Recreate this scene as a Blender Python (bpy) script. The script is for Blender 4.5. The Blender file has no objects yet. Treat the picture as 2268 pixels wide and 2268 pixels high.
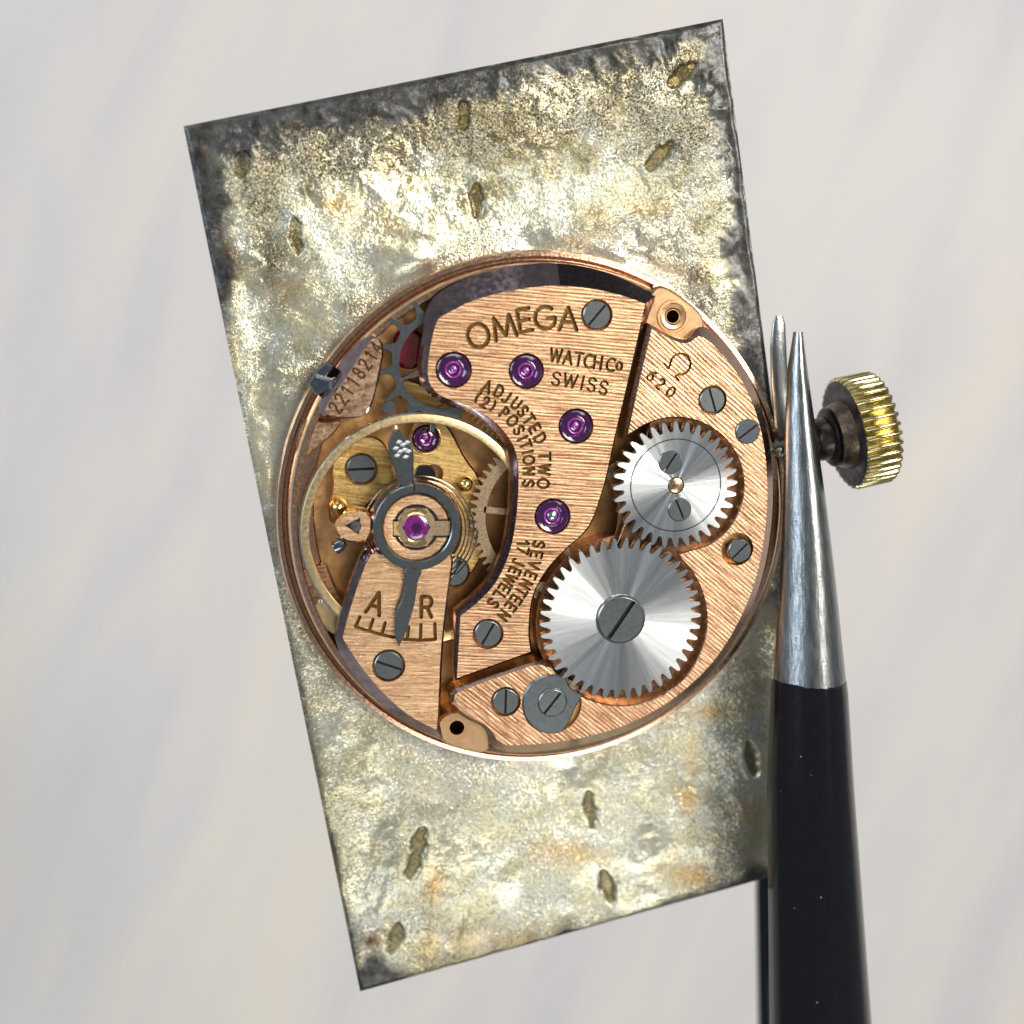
import bpy, math, random
import numpy as np
from mathutils import Vector, Matrix
from mathutils.geometry import delaunay_2d_cdt

random.seed(7)
RNG = np.random.default_rng(7)
SC = bpy.context.scene
SC.unit_settings.system = 'METRIC'
SC.unit_settings.scale_length = 0.001          # 1 unit = 1 mm
COL = SC.collection

# ------------------------------------------------------------------ camera
F = 3000.0                                      # focal length in photograph pixels (2268 wide)
NRM = Vector((.16, -.16, .973)).normalized()    # dial normal seen from the camera
MW2C = Vector((0, 0, 1)).rotation_difference(NRM).to_matrix()
MC2W = MW2C.transposed()
DIST = 46.4
CAM = -(MC2W @ Vector(((1172 - 1134) / F * DIST, (1134 - 1118) / F * DIST, -DIST)))
cam = bpy.data.cameras.new('camera')
camo = bpy.data.objects.new('camera', cam)
COL.objects.link(camo)
camo.matrix_world = Matrix.Translation(CAM) @ MC2W.to_4x4()
cam.sensor_width = 36
cam.lens = 36 * F / 2268
cam.clip_start = 1
cam.clip_end = 3000
cam.dof.use_dof = True
cam.dof.focus_distance = 45.0
cam.dof.aperture_fstop = 0.047                  # about 1 mm of aperture in this millimetre scene
SC.camera = camo

# ------------------------------------------------------------------ world and lamps (an indoor desk by a window)
wd = bpy.data.worlds.new('World')
SC.world = wd
wd.use_nodes = True
wd.node_tree.nodes['Background'].inputs[0].default_value = (.93, .97, 1.0, 1)
wd.node_tree.nodes['Background'].inputs[1].default_value = .13


def area(name, direction, dist, sx, sy, radiance, col):
    l = bpy.data.lights.new(name, 'AREA')
    l.shape = 'RECTANGLE'
    l.size, l.size_y = sx, sy
    l.energy = radiance * math.pi * sx * sy
    l.color = col
    o = bpy.data.objects.new(name, l)
    d = Vector(direction).normalized()
    o.location = d * dist
    o.rotation_euler = d.to_track_quat('Z', 'Y').to_euler()
    COL.objects.link(o)
    return o


area('desk_lamp', (.50, .34, .80), 420, 200, 150, 13.0, (1, .94, .85))
area('window_light', (-.80, .25, .55), 600, 330, 260, 4.0, (.76, .86, 1.0))
area('overhead_fill_light', (.12, -.62, .78), 600, 330, 130, 3.9, (1, .97, .92))  # added overhead fill, brightens the flat bridge tops
area('bevel_fill_light', (-.30, .88, .36), 700, 420, 220, 1.1, (.95, .98, 1.0))  # added dim fill, gives the top bevel something bright to reflect
SC.view_settings.view_transform = 'Standard'
SC.view_settings.look = 'None'
SC.view_settings.exposure = 0.24
SC.view_settings.gamma = 1.0


# ------------------------------------------------------------------ photograph pixel -> place
def W(px, py, z=0.0):
    d = MC2W @ Vector(((px - 1134) / F, (1134 - py) / F, -1))
    return CAM + d * ((z - CAM.z) / d.z)


def MM(px, py, z=0.0):                          # millimetres per pixel there
    d = MC2W @ Vector(((px - 1134) / F, (1134 - py) / F, -1))
    return ((z - CAM.z) / d.z) / F


# ------------------------------------------------------------------ materials
def mat(name):
    m = bpy.data.materials.new(name)
    m.use_nodes = True
    nt = m.node_tree
    return m, nt, nt.nodes['Principled BSDF']


def nd(nt, t, **kw):
    n = nt.nodes.new(t)
    for k, v in kw.items():
        setattr(n, k, v)
    return n


def setin(n, **kw):
    for k, v in kw.items():
        n.inputs[k.replace('_', ' ')].default_value = v


def ramp(nt, fac, stops):
    r = nd(nt, 'ShaderNodeValToRGB')
    e = r.color_ramp.elements
    while len(e) < len(stops):
        e.new(.5)
    for i, (p, c) in enumerate(stops):
        e[i].position = p
        e[i].color = (*c, 1) if len(c) == 3 else c
    nt.links.new(fac, r.inputs[0])
    return r.outputs[0]


def noise(nt, vec, scale, detail=3, rough=.5, dist=0):
    n = nd(nt, 'ShaderNodeTexNoise')
    setin(n, Scale=scale, Detail=detail, Roughness=rough, Distortion=dist)
    if vec:
        nt.links.new(vec, n.inputs['Vector'])
    return n.outputs[0]


def maprange(nt, v, a, b, c, d):
    n = nd(nt, 'ShaderNodeMapRange')
    for i, x in enumerate((a, b, c, d)):
        n.inputs[i + 1].default_value = x
    nt.links.new(v, n.inputs[0])
    return n.outputs[0]


def bump(nt, bs, h, strength, dist, prev=None):
    b = nd(nt, 'ShaderNodeBump')
    setin(b, Strength=strength, Distance=dist)
    nt.links.new(h, b.inputs['Height'])
    if prev:
        nt.links.new(prev, b.inputs['Normal'])
    nt.links.new(b.outputs[0], bs.inputs['Normal'])
    return b.outputs[0]


def objco(nt, rot=0.0, scale=(1, 1, 1)):
    t = nd(nt, 'ShaderNodeTexCoord')
    m = nd(nt, 'ShaderNodeMapping')
    m.vector_type = 'TEXTURE'
    m.inputs['Rotation'].default_value = (0, 0, rot)
    m2 = nd(nt, 'ShaderNodeMapping')
    m2.inputs['Scale'].default_value = scale
    nt.links.new(t.outputs['Object'], m.inputs[0])
    nt.links.new(m.outputs[0], m2.inputs[0])
    return m2.outputs[0]


def brushed(name, lo, hi, rot, rough=.33, line=9.0, bstr=.5, along=.7, wave=.2):
    """gilt plate with fine parallel graining at the angle rot"""
    m, nt, bs = mat(name)
    v1 = objco(nt, rot, (along, line, line))
    v2 = objco(nt, rot, (.9, line * 2.6, line))
    a0 = noise(nt, v1, 1.0, 3, .6, .1)
    wv = nd(nt, 'ShaderNodeTexWave', wave_type='BANDS', bands_direction='Y', wave_profile='SIN')
    setin(wv, Scale=.27 * line, Distortion=2.6, Detail=2.5, Detail_Scale=.8)
    nt.links.new(objco(nt, rot, (.45, 1, 1)), wv.inputs['Vector'])
    mw = nd(nt, 'ShaderNodeMath', operation='MULTIPLY_ADD')
    nt.links.new(wv.outputs['Fac'], mw.inputs[0]); mw.inputs[1].default_value = wave
    ms = nd(nt, 'ShaderNodeMath', operation='MULTIPLY_ADD')
    nt.links.new(a0, ms.inputs[0]); ms.inputs[1].default_value = 1 - wave; ms.inputs[2].default_value = 0.0
    nt.links.new(ms.outputs[0], mw.inputs[2])
    a = mw.outputs[0]
    b = noise(nt, v2, 1.0, 2, .6)
    mx = nd(nt, 'ShaderNodeMath', operation='MULTIPLY_ADD')
    nt.links.new(b, mx.inputs[0]); mx.inputs[1].default_value = .45
    nt.links.new(a, mx.inputs[2])
    blot = noise(nt, objco(nt), 9.0, 4, .7)
    mx2 = nd(nt, 'ShaderNodeMath', operation='MULTIPLY_ADD')
    nt.links.new(blot, mx2.inputs[0]); mx2.inputs[1].default_value = .35
    nt.links.new(mx.outputs[0], mx2.inputs[2])
    mx3 = nd(nt, 'ShaderNodeMath', operation='MULTIPLY_ADD')
    big = noise(nt, objco(nt), .9, 4, .6)
    nt.links.new(big, mx3.inputs[0]); mx3.inputs[1].default_value = .22
    mb = nd(nt, 'ShaderNodeMath', operation='SUBTRACT')
    nt.links.new(mx2.outputs[0], mb.inputs[0]); mb.inputs[1].default_value = .11
    nt.links.new(mb.outputs[0], mx3.inputs[2])
    c = ramp(nt, maprange(nt, mx3.outputs[0], .74, 1.10, 0, 1), [(0, lo), (.45, tuple((x + y) / 2 for x, y in zip(lo, hi))), (1, hi)])
    nt.links.new(c, bs.inputs['Base Color'])
    setin(bs, Metallic=1.0, Roughness=rough)
    nt.links.new(maprange(nt, blot, .3, .7, rough - .07, rough + .1), bs.inputs['Roughness'])
    fine = noise(nt, objco(nt), 22.0, 2, .6)
    n1 = bump(nt, bs, fine, .5, .014)
    bump(nt, bs, mx.outputs[0], bstr, .03, n1)
    return m


def plain(name, col, metallic=1.0, rough=.3, var=.25, nscale=6, bstr=.08, bscale=14, coat=0, spec=.5, rv=1.0):
    m, nt, bs = mat(name)
    v = objco(nt)
    a = noise(nt, v, nscale, 4, .6)
    c = ramp(nt, a, [(.25, tuple(x * (1 - var) for x in col)), (.75, tuple(min(1, x * (1 + var)) for x in col))])
    nt.links.new(c, bs.inputs['Base Color'])
    setin(bs, Metallic=metallic, Roughness=rough)
    bs.inputs['Coat Weight'].default_value = coat
    bs.inputs['Specular IOR Level'].default_value = spec
    nt.links.new(maprange(nt, noise(nt, v, nscale * 1.7, 3, .6), .3, .7, max(.02, rough - .08 * rv), rough + .1 * rv), bs.inputs['Roughness'])
    if bstr:
        bump(nt, bs, noise(nt, v, bscale, 3, .6), bstr, .02)
    return m


def sunburst(name, col):
    m, nt, bs = mat(name)
    t = nd(nt, 'ShaderNodeTexCoord')
    sp = nd(nt, 'ShaderNodeSeparateXYZ')
    nt.links.new(t.outputs['Object'], sp.inputs[0])
    at = nd(nt, 'ShaderNodeMath', operation='ARCTAN2')
    nt.links.new(sp.outputs[1], at.inputs[0]); nt.links.new(sp.outputs[0], at.inputs[1])
    cs = nd(nt, 'ShaderNodeCombineXYZ')
    co = nd(nt, 'ShaderNodeMath', operation='COSINE'); si = nd(nt, 'ShaderNodeMath', operation='SINE')
    nt.links.new(at.outputs[0], co.inputs[0]); nt.links.new(at.outputs[0], si.inputs[0])
    nt.links.new(co.outputs[0], cs.inputs[0]); nt.links.new(si.outputs[0], cs.inputs[1])
    ln = nd(nt, 'ShaderNodeVectorMath', operation='LENGTH')
    nt.links.new(t.outputs['Object'], ln.inputs[0])
    ml = nd(nt, 'ShaderNodeMath', operation='MULTIPLY'); nt.links.new(ln.outputs['Value'], ml.inputs[0]); ml.inputs[1].default_value = .03
    nt.links.new(ml.outputs[0], cs.inputs[2])
    streak = noise(nt, cs.outputs[0], 28, 4, .75)
    wide = noise(nt, cs.outputs[0], 5, 2, .5)
    c = ramp(nt, streak, [(.32, tuple(x * .74 for x in col)), (.68, col)])
    nt.links.new(c, bs.inputs['Base Color'])
    setin(bs, Metallic=1.0, Roughness=.3, Anisotropic=.78)
    nt.links.new(maprange(nt, wide, .3, .7, .32, .46), bs.inputs['Roughness'])
    tg = nd(nt, 'ShaderNodeTangent'); tg.direction_type = 'RADIAL'; tg.axis = 'Z'
    nt.links.new(tg.outputs[0], bs.inputs['Tangent'])
    bs.inputs['Anisotropic Rotation'].default_value = 0.0
    n1 = bump(nt, bs, noise(nt, cs.outputs[0], 2.6, 1, .5), .45, .3)
    bump(nt, bs, streak, .22, .03, n1)
    return m


COP_LO, COP_HI = (.50, .27, .14), (.98, .70, .45)
M_TRAIN = brushed('gilt_fine_graining', (.31, .155, .075), (1.0, .64, .39), math.radians(-4), .36, 10.5, .9)
M_BARREL = brushed('gilt_diagonal_graining', (.36, .175, .095), (1.0, .63, .395), math.radians(-40), .34, 9.5, .9)
M_COCK = brushed('gilt_satin', (.66, .36, .18), (1.0, .69, .42), math.radians(-3), .34, 11, .6, wave=.07)
M_FLAG = brushed('gilt_worn', (.42, .24, .15), (.96, .64, .42), math.radians(10), .33, 7, .3, 3, wave=.03)
M_GOLDPL = brushed('brass_satin', (.62, .36, .10), (1.0, .74, .32), math.radians(-8), .42, 9, .4, wave=.05)
M_RIM = plain('polished_copper', (.86, .55, .38), 1, .18, .25, 7, .05, 8)
M_FLOOR = plain('dull_copper', (.72, .42, .19), 1, .40, .16, 3, .08, 4)
M_WELL = plain('shade_toned_copper_well', (.42, .22, .12), 1, .30, .25, 4, .08, 5)  # copper darkened in its colour for the shade under the wheels
M_BEVEL = plain('reflection_tint_bevel', (.42, .33, .35), 1, .09, .3, 3, .02, 4)  # same copper, its dim bluish reflection mixed into the base colour
M_EDGE = plain('copper_edge', (.86, .56, .32), 1, .22, .2, 8, .06)
M_ENGR = plain('engraved_gilt', (.30, .165, .055), 1, .34, .3, 14, .3, 12)  # gilt darkened in its colour for the shading inside the strokes
M_STEEL = plain('grey_steel', (.50, .53, .54), 1, .24, .10, 5, 0, rv=.2)
M_STEELD = plain('dark_steel', (.34, .37, .37), 1, .27, .12, 5, 0, rv=.2)
M_REG = plain('oiled_steel', (.30, .33, .34), 1, .25, .14, 5, 0, rv=.2)
M_SLOT = plain('screw_slot', (.02, .02, .02), 0, .5, .2, 9, 0, 5, 0, .2)  # near black paints the shade inside slots, grooves and gaps
M_BRIGHT = plain('bright_steel', (.85, .88, .90), 1, .14, .1, 9, .06, 14)
M_SUN = sunburst('sunburst_steel', (.78, .81, .83))
M_TOOTH = plain('gear_flank', (.62, .65, .67), 1, .26, .1, 8, .05)
M_BLACKB = plain('black_bevel', (.035, .028, .032), .7, .22, .6, 8, .35, 9)  # near-black stretch along the right of the train bridge's top bevel
M_LUG = plain('bright_copper', (1.0, .58, .31), 1, .34, .14, 3, .05, 6, rv=.4)
M_FACET = plain('satin_steel', (.95, .96, .97), 1, .42, .05, 8, 0)
M_BRASS = plain('yellow_brass', (.95, .68, .30), 1, .2, .15, 8, .06)
M_BRIM = plain('pale_gilt', (1.0, .74, .40), 1, .36, .1, 5, .02)
M_WHEEL = plain('pink_gold', (.86, .60, .38), 1, .32, .25, 12, .1)
M_RUBY = plain('synthetic_ruby', (.05, .002, .066), 0, .05, .5, 10, .35, 9, 1.0, 1.0)
M_RUBYC = plain('ruby_core', (.42, .03, .42), .3, .05, .6, 14, .9, 16, 1.0, 1.0)
M_RUBYD = plain('cap_ruby', (.20, .008, .20), 0, .05, .7, 12, .5, 8, 1.0, 1.0)
M_GARN = plain('red_ruby', (.16, .006, .02), .1, .10, .4, 6, .1, 9, 1.0, .9)
M_DARK = plain('black_oxide', (.03, .03, .035), .6, .35, .3, 5, .08)
M_BLUE = plain('blued_steel', (.30, .36, .44), 1, .14, .2, 5, .08)


# ------------------------------------------------------------------ object helpers
WL = {}


def link(o, parent, origin):
    COL.objects.link(o)
    WL[o.name] = Vector(origin)
    if parent:
        o.parent = parent
        o.location = Vector(origin) - WL[parent.name]
    else:
        o.location = origin
    return o


def obj(name, vs, fs, m, parent=None, origin=(0, 0, 0), smooth=True, sharp=32, mats=None, fm=None):
    me = bpy.data.meshes.new(name)
    o3 = Vector(origin)
    me.from_pydata([tuple(Vector(v) - o3) for v in vs], [], fs)
    for x in (mats or [m]):
        me.materials.append(x)
    if fm is not None:
        me.polygons.foreach_set('material_index', fm)
    if smooth:
        me.polygons.foreach_set('use_smooth', [True] * len(me.polygons))
        me.update()
        me.set_sharp_from_angle(angle=math.radians(sharp))
    me.update()
    return link(bpy.data.objects.new(name, me), parent, o3)


def thing(name, loc, label, cat, group=None):
    o = bpy.data.objects.new(name, None)
    o.empty_display_size = 1
    link(o, None, loc)
    o['label'] = label
    o['category'] = cat
    if group:
        o['group'] = group
    return o


def recopy(o, parent, origin, rz=0, s=1.0, name=None):
    c = o.copy()
    COL.objects.link(c)
    WL[c.name] = Vector(origin)
    c.parent = parent
    c.location = Vector(origin) - WL[parent.name]
    c.rotation_euler = (0, 0, rz)
    c.scale = (s, s, s)
    return c


def lathe_geo(prof, n=64, c=(0, 0, 0), a0=0, a1=2 * math.pi, base=0):
    full = abs(a1 - a0 - 2 * math.pi) < 1e-6
    k = n if full else n + 1
    vs, fs = [], []
    for r, z in prof:
        for i in range(k):
            a = a0 + (a1 - a0) * i / n
            vs.append((c[0] + r * math.cos(a), c[1] + r * math.sin(a), c[2] + z))
    for j in range(len(prof) - 1):
        for i in range(n):
            i2 = (i + 1) % k
            fs.append((base + j * k + i, base + j * k + i2, base + (j + 1) * k + i2, base + (j + 1) * k + i))
    return vs, fs


def lathe(name, prof, m, parent, c, n=64, a0=0, a1=2 * math.pi, **kw):
    vs, fs = lathe_geo(prof, n, c, a0, a1)
    return obj(name, vs, [f[::-1] for f in fs], m, parent, c, **kw)


def tube(name, pts, r, m, parent=None, n=10, closed=False, origin=None):
    pts = [Vector(p) for p in pts]
    rs = r if isinstance(r, (list, tuple)) else [r] * len(pts)
    vs, fs = [], []
    up = Vector((0, 0, 1))
    for i, p in enumerate(pts):
        t = (pts[min(i + 1, len(pts) - 1)] - pts[max(i - 1, 0)]).normalized()
        u = up if abs(t.z) < .9 else Vector((1, 0, 0))
        a = t.cross(u).normalized(); b = a.cross(t).normalized()
        for k in range(n):
            w = 2 * math.pi * k / n
            vs.append(p + (a * math.cos(w) + b * math.sin(w)) * rs[i])
    for i in range(len(pts) - 1):
        for k in range(n):
            k2 = (k + 1) % n
            fs.append((i * n + k, i * n + k2, (i + 1) * n + k2, (i + 1) * n + k))
    fs.append(tuple(range(n))[::-1])
    fs.append(tuple((len(pts) - 1) * n + k for k in range(n)))
    return obj(name, vs, fs, m, parent, origin or pts[0])


def arc(cx, cy, r, a0, a1, n=12, w=None):
    o = []
    for i in range(n + 1):
        a = math.radians(a0 + (a1 - a0) * i / n)
        p = (cx + r * math.cos(a), cy - r * math.sin(a))
        o.append(p + ((w,) if w is not None else ()))
    return o


def chaikin(pts, it=2):
    """closed, with per point extra values; a point given twice stays a corner"""
    P = [np.array(p, float) for p in pts]
    for _ in range(it):
        Q = []
        for i in range(len(P)):
            a, b = P[i], P[(i + 1) % len(P)]
            if np.allclose(a[:2], b[:2]):
                Q.append(a); continue
            pa = np.allclose(P[i - 1][:2], a[:2])
            nb = np.allclose(P[(i + 2) % len(P)][:2], b[:2])
            Q.append(a if pa else a * .75 + b * .25)
            Q.append(b if nb else a * .25 + b * .75)
        P = Q
    R = []
    for p in P:
        if not R or np.hypot(*(p[:2] - R[-1][:2])) > .4:
            R.append(p)
    if np.hypot(*(R[0][:2] - R[-1][:2])) <= .4:
        R.pop()
    return R


def inpoly(pts, loop):
    x, y = pts[:, 0], pts[:, 1]
    ins = np.zeros(len(pts), bool)
    L = np.asarray(loop)
    for (x1, y1), (x2, y2) in zip(L, np.roll(L, -1, 0)):
        if y1 == y2:
            continue
        c = ((y1 > y) != (y2 > y)) & (x < (x2 - x1) * (y - y1) / (y2 - y1) + x1)
        ins ^= c
    return ins


def seg_dist(P, a, b):
    d = b - a
    l2 = (d * d).sum()
    t = np.clip(((P - a) @ d) / max(l2, 1e-12), 0, 1)
    return np.hypot(*(P - a - t[:, None] * d).T)


def offset_loop(L, w):
    n = len(L)
    e = np.roll(L, -1, 0) - L
    e /= np.maximum(np.hypot(e[:, 0], e[:, 1])[:, None], 1e-9)
    nr = np.stack([e[:, 1], -e[:, 0]], 1)
    a = nr + np.roll(nr, 1, 0)
    a /= np.maximum(np.hypot(a[:, 0], a[:, 1])[:, None], 1e-9)
    cs = np.clip((a * nr).sum(1), .6, 1)
    return L + a * (w / cs)[:, None]


def plate(name, pxloop, zt, zb, m, parent, bw=3.0, slope=1.1, maxdrop=.6, mbev=None, mwall=None, holes=(), inscr=(), alt=None,
          depth=.10, smooth_it=2, hdepth=.35, origin=(0, 0, 0), edge_name='bevelled_edge', mhole=None, fixed=False):
    """A plate with its top face at zt: outline and holes in photograph pixels, engraved strokes cut into the top.
    bw = bevel width in pixels (third value of an outline point overrides)."""
    pts = [tuple(p) + ((bw,) if len(p) == 2 else ()) for p in pxloop]
    P = chaikin(pts, smooth_it) if smooth_it else [np.array(p, float) for p in pts]
    L = np.array([W(p[0], p[1], zt).xy for p in P])
    bwm = np.array([p[2] * MM(p[0], p[1], zt) for p in P])
    ar = .5 * np.sum(L[:, 0] * np.roll(L[:, 1], -1) - np.roll(L[:, 0], -1) * L[:, 1])
    if ar < 0:
        L, bwm = L[::-1], bwm[::-1]
    verts = [tuple(p) for p in L]
    edges = [(i, (i + 1) % len(L)) for i in range(len(L))]

    def addloop(lp):
        b = len(verts)
        verts.extend(tuple(p) for p in lp)
        edges.extend((b + i, b + (i + 1) % len(lp)) for i in range(len(lp)))
    H = []
    for h in holes:
        c = np.array(W(h[0], h[1], zt).xy); r = h[2] * MM(h[0], h[1], zt)
        nn = 36
        lp = [c + r * np.array((math.cos(2 * math.pi * i / nn), math.sin(2 * math.pi * i / nn))) for i in range(nn)]
        H.append((c, r, np.array(lp), h[3] if len(h) > 3 else hdepth))
        addloop(lp)
    segs = []
    for k, (iname, sg, r) in enumerate(inscr):
        for a, b in sg:
            a, b = np.array(a), np.array(b)
            segs.append((k, a, b, r))
            d = b - a
            ang = math.atan2(d[1], d[0])
            lp = [b + r * np.array((math.cos(ang + t), math.sin(ang + t))) for t in np.linspace(-math.pi / 2, math.pi / 2, 5)]
            lp += [a + r * np.array((math.cos(ang + t), math.sin(ang + t))) for t in np.linspace(math.pi / 2, 3 * math.pi / 2, 5)]
            addloop(lp)
    cv, ce, cf, *_ = delaunay_2d_cdt([Vector(v) for v in verts], edges, [], 0, 1e-6)
    V = np.array([tuple(v) for v in cv]); T = np.array([tuple(f) for f in cf])
    C = V[T].mean(1)
    keep = inpoly(C, L)
    for c, r, lp, d in H:
        keep &= ~inpoly(C, lp)
    let = np.full(len(T), -1)
    if segs:
        best = np.full(len(T), 1e9)
        for k, a, b, r in segs:
            near = np.where((np.abs(C - (a + b) / 2).max(1) < np.hypot(*(b - a)) / 2 + 3 * r))[0]
            if not len(near):
                continue
            dd = seg_dist(C[near], a, b)
            hit = near[dd < r * .985]
            let[hit] = k
    # top
    vs = [(x, y, zt) for x, y in V]
    fs = [tuple(t) for t, kq, l in zip(T, keep, let) if kq and l < 0]
    fm = [0] * len(fs)
    for c, r, lp, d in H:
        b = len(vs)
        nn = len(lp)
        thru = d == 0
        d = d or .1
        vs += [(x, y, zt) for x, y in lp] + [(x, y, zt - d) for x, y in lp]
        fs += [(b + i, b + nn + i, b + nn + (i + 1) % nn, b + (i + 1) % nn) for i in range(nn)]
        if not thru:
            fs.append(tuple(b + nn + i for i in range(nn)))
        fm += [1] * (nn + (not thru))
    me = obj(name, vs, fs, m, parent, origin, smooth=True, sharp=20, mats=[m, mhole or M_FLOOR], fm=fm)
    # engraving
    if segs:
        emap = {}
        for ti, t in enumerate(T):
            for i in range(3):
                emap.setdefault(frozenset((t[i], t[(i + 1) % 3])), []).append(ti)
        for k, (iname, sg, r) in enumerate(inscr):
            lv, lf, ix = [], [], {}

            def vid(i, z):
                key = (i, z)
                if key not in ix:
                    ix[key] = len(lv)
                    lv.append((V[i][0], V[i][1], zt - (depth if z else 0)))
                return ix[key]
            for ti in np.where((let == k) & keep)[0]:
                t = T[ti]
                lf.append(tuple(vid(i, 1) for i in t))
                for i in range(3):
                    a, b = t[i], t[(i + 1) % 3]
                    nb = [q for q in emap[frozenset((a, b))] if q != ti]
                    if nb and let[nb[0]] < 0:
                        lf.append((vid(a, 1), vid(a, 0), vid(b, 0), vid(b, 1))[::-1])
            if lf:
                obj(iname, lv, lf, M_ENGR, me, origin, smooth=False)
    # bevel and wall
    O = offset_loop(L, bwm)
    drop = np.minimum(bwm * slope, maxdrop)
    n = len(L)
    vs = [(x, y, zt) for x, y in L] + [(x, y, zt - d) for (x, y), d in zip(O, drop)]
    vs += [(x, y, zt - d) for (x, y), d in zip(O, drop)] + [(x, y, min(zb, zt - d - .01)) for (x, y), d in zip(O, drop)]
    fs, fm = [], []
    for i in range(n):
        j = (i + 1) % n
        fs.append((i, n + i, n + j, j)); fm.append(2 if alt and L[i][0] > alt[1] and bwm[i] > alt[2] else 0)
        fs.append((2 * n + i, 3 * n + i, 3 * n + j, 2 * n + j)); fm.append(1)
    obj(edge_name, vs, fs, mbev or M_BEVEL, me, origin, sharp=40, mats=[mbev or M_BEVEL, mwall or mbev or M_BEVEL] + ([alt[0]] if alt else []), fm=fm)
    return me


# ------------------------------------------------------------------ single-line engraving alphabet
def ea(cx, cy, rx, ry, a0, a1, n=10):
    return [(cx + rx * math.cos(math.radians(a0 + (a1 - a0) * i / n)), cy + ry * math.sin(math.radians(a0 + (a1 - a0) * i / n))) for i in range(n + 1)]


SP = [(.28, .33), (.14, .47), (-.06, .5), (-.25, .4), (-.3, .25), (-.2, .09), (0, .01), (.2, -.08), (.3, -.24), (.26, -.4), (.07, -.5), (-.13, -.47), (-.3, -.33)]
G = {
    'O': [ea(0, 0, .45, .5, 0, 360, 18)],
    'o': [ea(0, .05, .3, .33, 0, 360, 12)],
    'A': [[(-.4, -.5), (0, .5), (.4, -.5)], [(-.25, -.14), (.25, -.14)]],
    'B': [[(-.3, -.5), (-.3, .5)]],
    'C': [ea(.06, 0, .46, .5, 52, 308, 12)],
    'D': [[(-.34, -.5), (-.34, .5), (-.06, .5)] + ea(-.06, 0, .42, .5, 90, -90, 10) + [(-.34, -.5)]],
    'E': [[(.28, .5), (-.28, .5), (-.28, -.5), (.28, -.5)], [(-.28, 0), (.2, 0)]],
    'G': [ea(.02, 0, .48, .5, 48, 330, 14) + [(.46, -.04), (.12, -.04)]],
    'H': [[(-.33, -.5), (-.33, .5)], [(.33, -.5), (.33, .5)], [(-.33, 0), (.33, 0)]],
    'I': [[(0, -.5), (0, .5)]],
    'J': [[(.16, .5), (.16, -.28)] + ea(-.06, -.28, .22, .22, 0, -150, 6)],
    'L': [[(-.26, .5), (-.26, -.5), (.28, -.5)]],
    'M': [[(-.5, -.5), (-.36, .5), (0, -.38), (.36, .5), (.5, -.5)]],
    'N': [[(-.33, -.5), (-.33, .5), (.33, -.5), (.33, .5)]],
    'P': [[(-.28, -.5), (-.28, .5), (.04, .5)] + ea(.04, .23, .26, .27, 90, -90, 7) + [(-.28, -.04)]],
    'R': [[(-.3, -.5), (-.3, .5), (.06, .5)] + ea(.06, .24, .26, .26, 90, -90, 7) + [(-.3, -.02)], [(.06, -.02), (.32, -.5)]],
    'S': [SP],
    'T': [[(-.36, .5), (.36, .5)], [(0, .5), (0, -.5)]],
    'U': [[(-.32, .5), (-.32, -.18)] + ea(0, -.18, .32, .32, 180, 360, 8) + [(.32, .5)]],
    'V': [[(-.38, .5), (0, -.5), (.38, .5)]],
    'W': [[(-.52, .5), (-.27, -.5), (0, .4), (.27, -.5), (.52, .5)]],
    '0': [ea(0, 0, .32, .5, 0, 360, 14)],
    '1': [[(-.2, .26), (.06, .5), (.06, -.5)]],
    '2': [[(-.28, .26), (-.21, .42), (-.03, .5), (.18, .44), (.27, .27), (.2, .06), (-.3, -.5), (.3, -.5)]],
    '4': [[(.12, -.5), (.12, .5), (-.32, -.2), (.32, -.2)]],
    '6': [[(.22, .47), (-.05, .32), (-.24, .05), (-.29, -.2)] + ea(0, -.2, .29, .3, 180, 540, 14)],
    '7': [[(-.3, .5), (.3, .5), (-.06, -.5)]],
    '8': [ea(0, .25, .24, .25, 0, 360, 12), ea(0, -.24, .3, .26, 0, 360, 12)],
    '(': [ea(.35, 0, .45, .62, 130, 230, 6)],
    ')': [ea(-.35, 0, .45, .62, 50, -50, 6)],
    'Q': [ea(0, .08, .46, .46, -52, 232, 22), [(-.29, -.28), (-.24, -.45), (-.5, -.45)], [(.29, -.28), (.24, -.45), (.5, -.45)]],
}


def letters(chars, z, h, rot=None, sx=1.0):
    """[(char, px, py[, height])] -> stroke segments at height z; direction follows the run of the letters unless rot is given"""
    cs = [(c[0], W(c[1], c[2], z).xy, c[3] if len(c) > 3 else h, MM(c[1], c[2], z)) for c in chars]
    out = []
    for i, (ch, p, hh, k) in enumerate(cs):
        if rot is None:
            d = cs[min(i + 1, len(cs) - 1)][1] - cs[max(i - 1, 0)][1]
            a = math.atan2(d.y, d.x)
        else:
            a = math.radians(rot[i] if isinstance(rot, (list, tuple)) else rot)
        s = hh * k
        for st in G[ch]:
            q = [(p.x + s * (x * sx * math.cos(a) - y * math.sin(a)), p.y + s * (x * sx * math.sin(a) + y * math.cos(a))) for x, y in st]
            out += list(zip(q[:-1], q[1:]))
    return out


def px_segs(polys, z):
    out = []
    for pl in polys:
        q = [tuple(W(x, y, z).xy) for x, y in pl]
        out += list(zip(q[:-1], q[1:]))
    return out


KPX = MM(1172, 1118, 2.0)                        # one pixel in mm at the bridges

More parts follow.
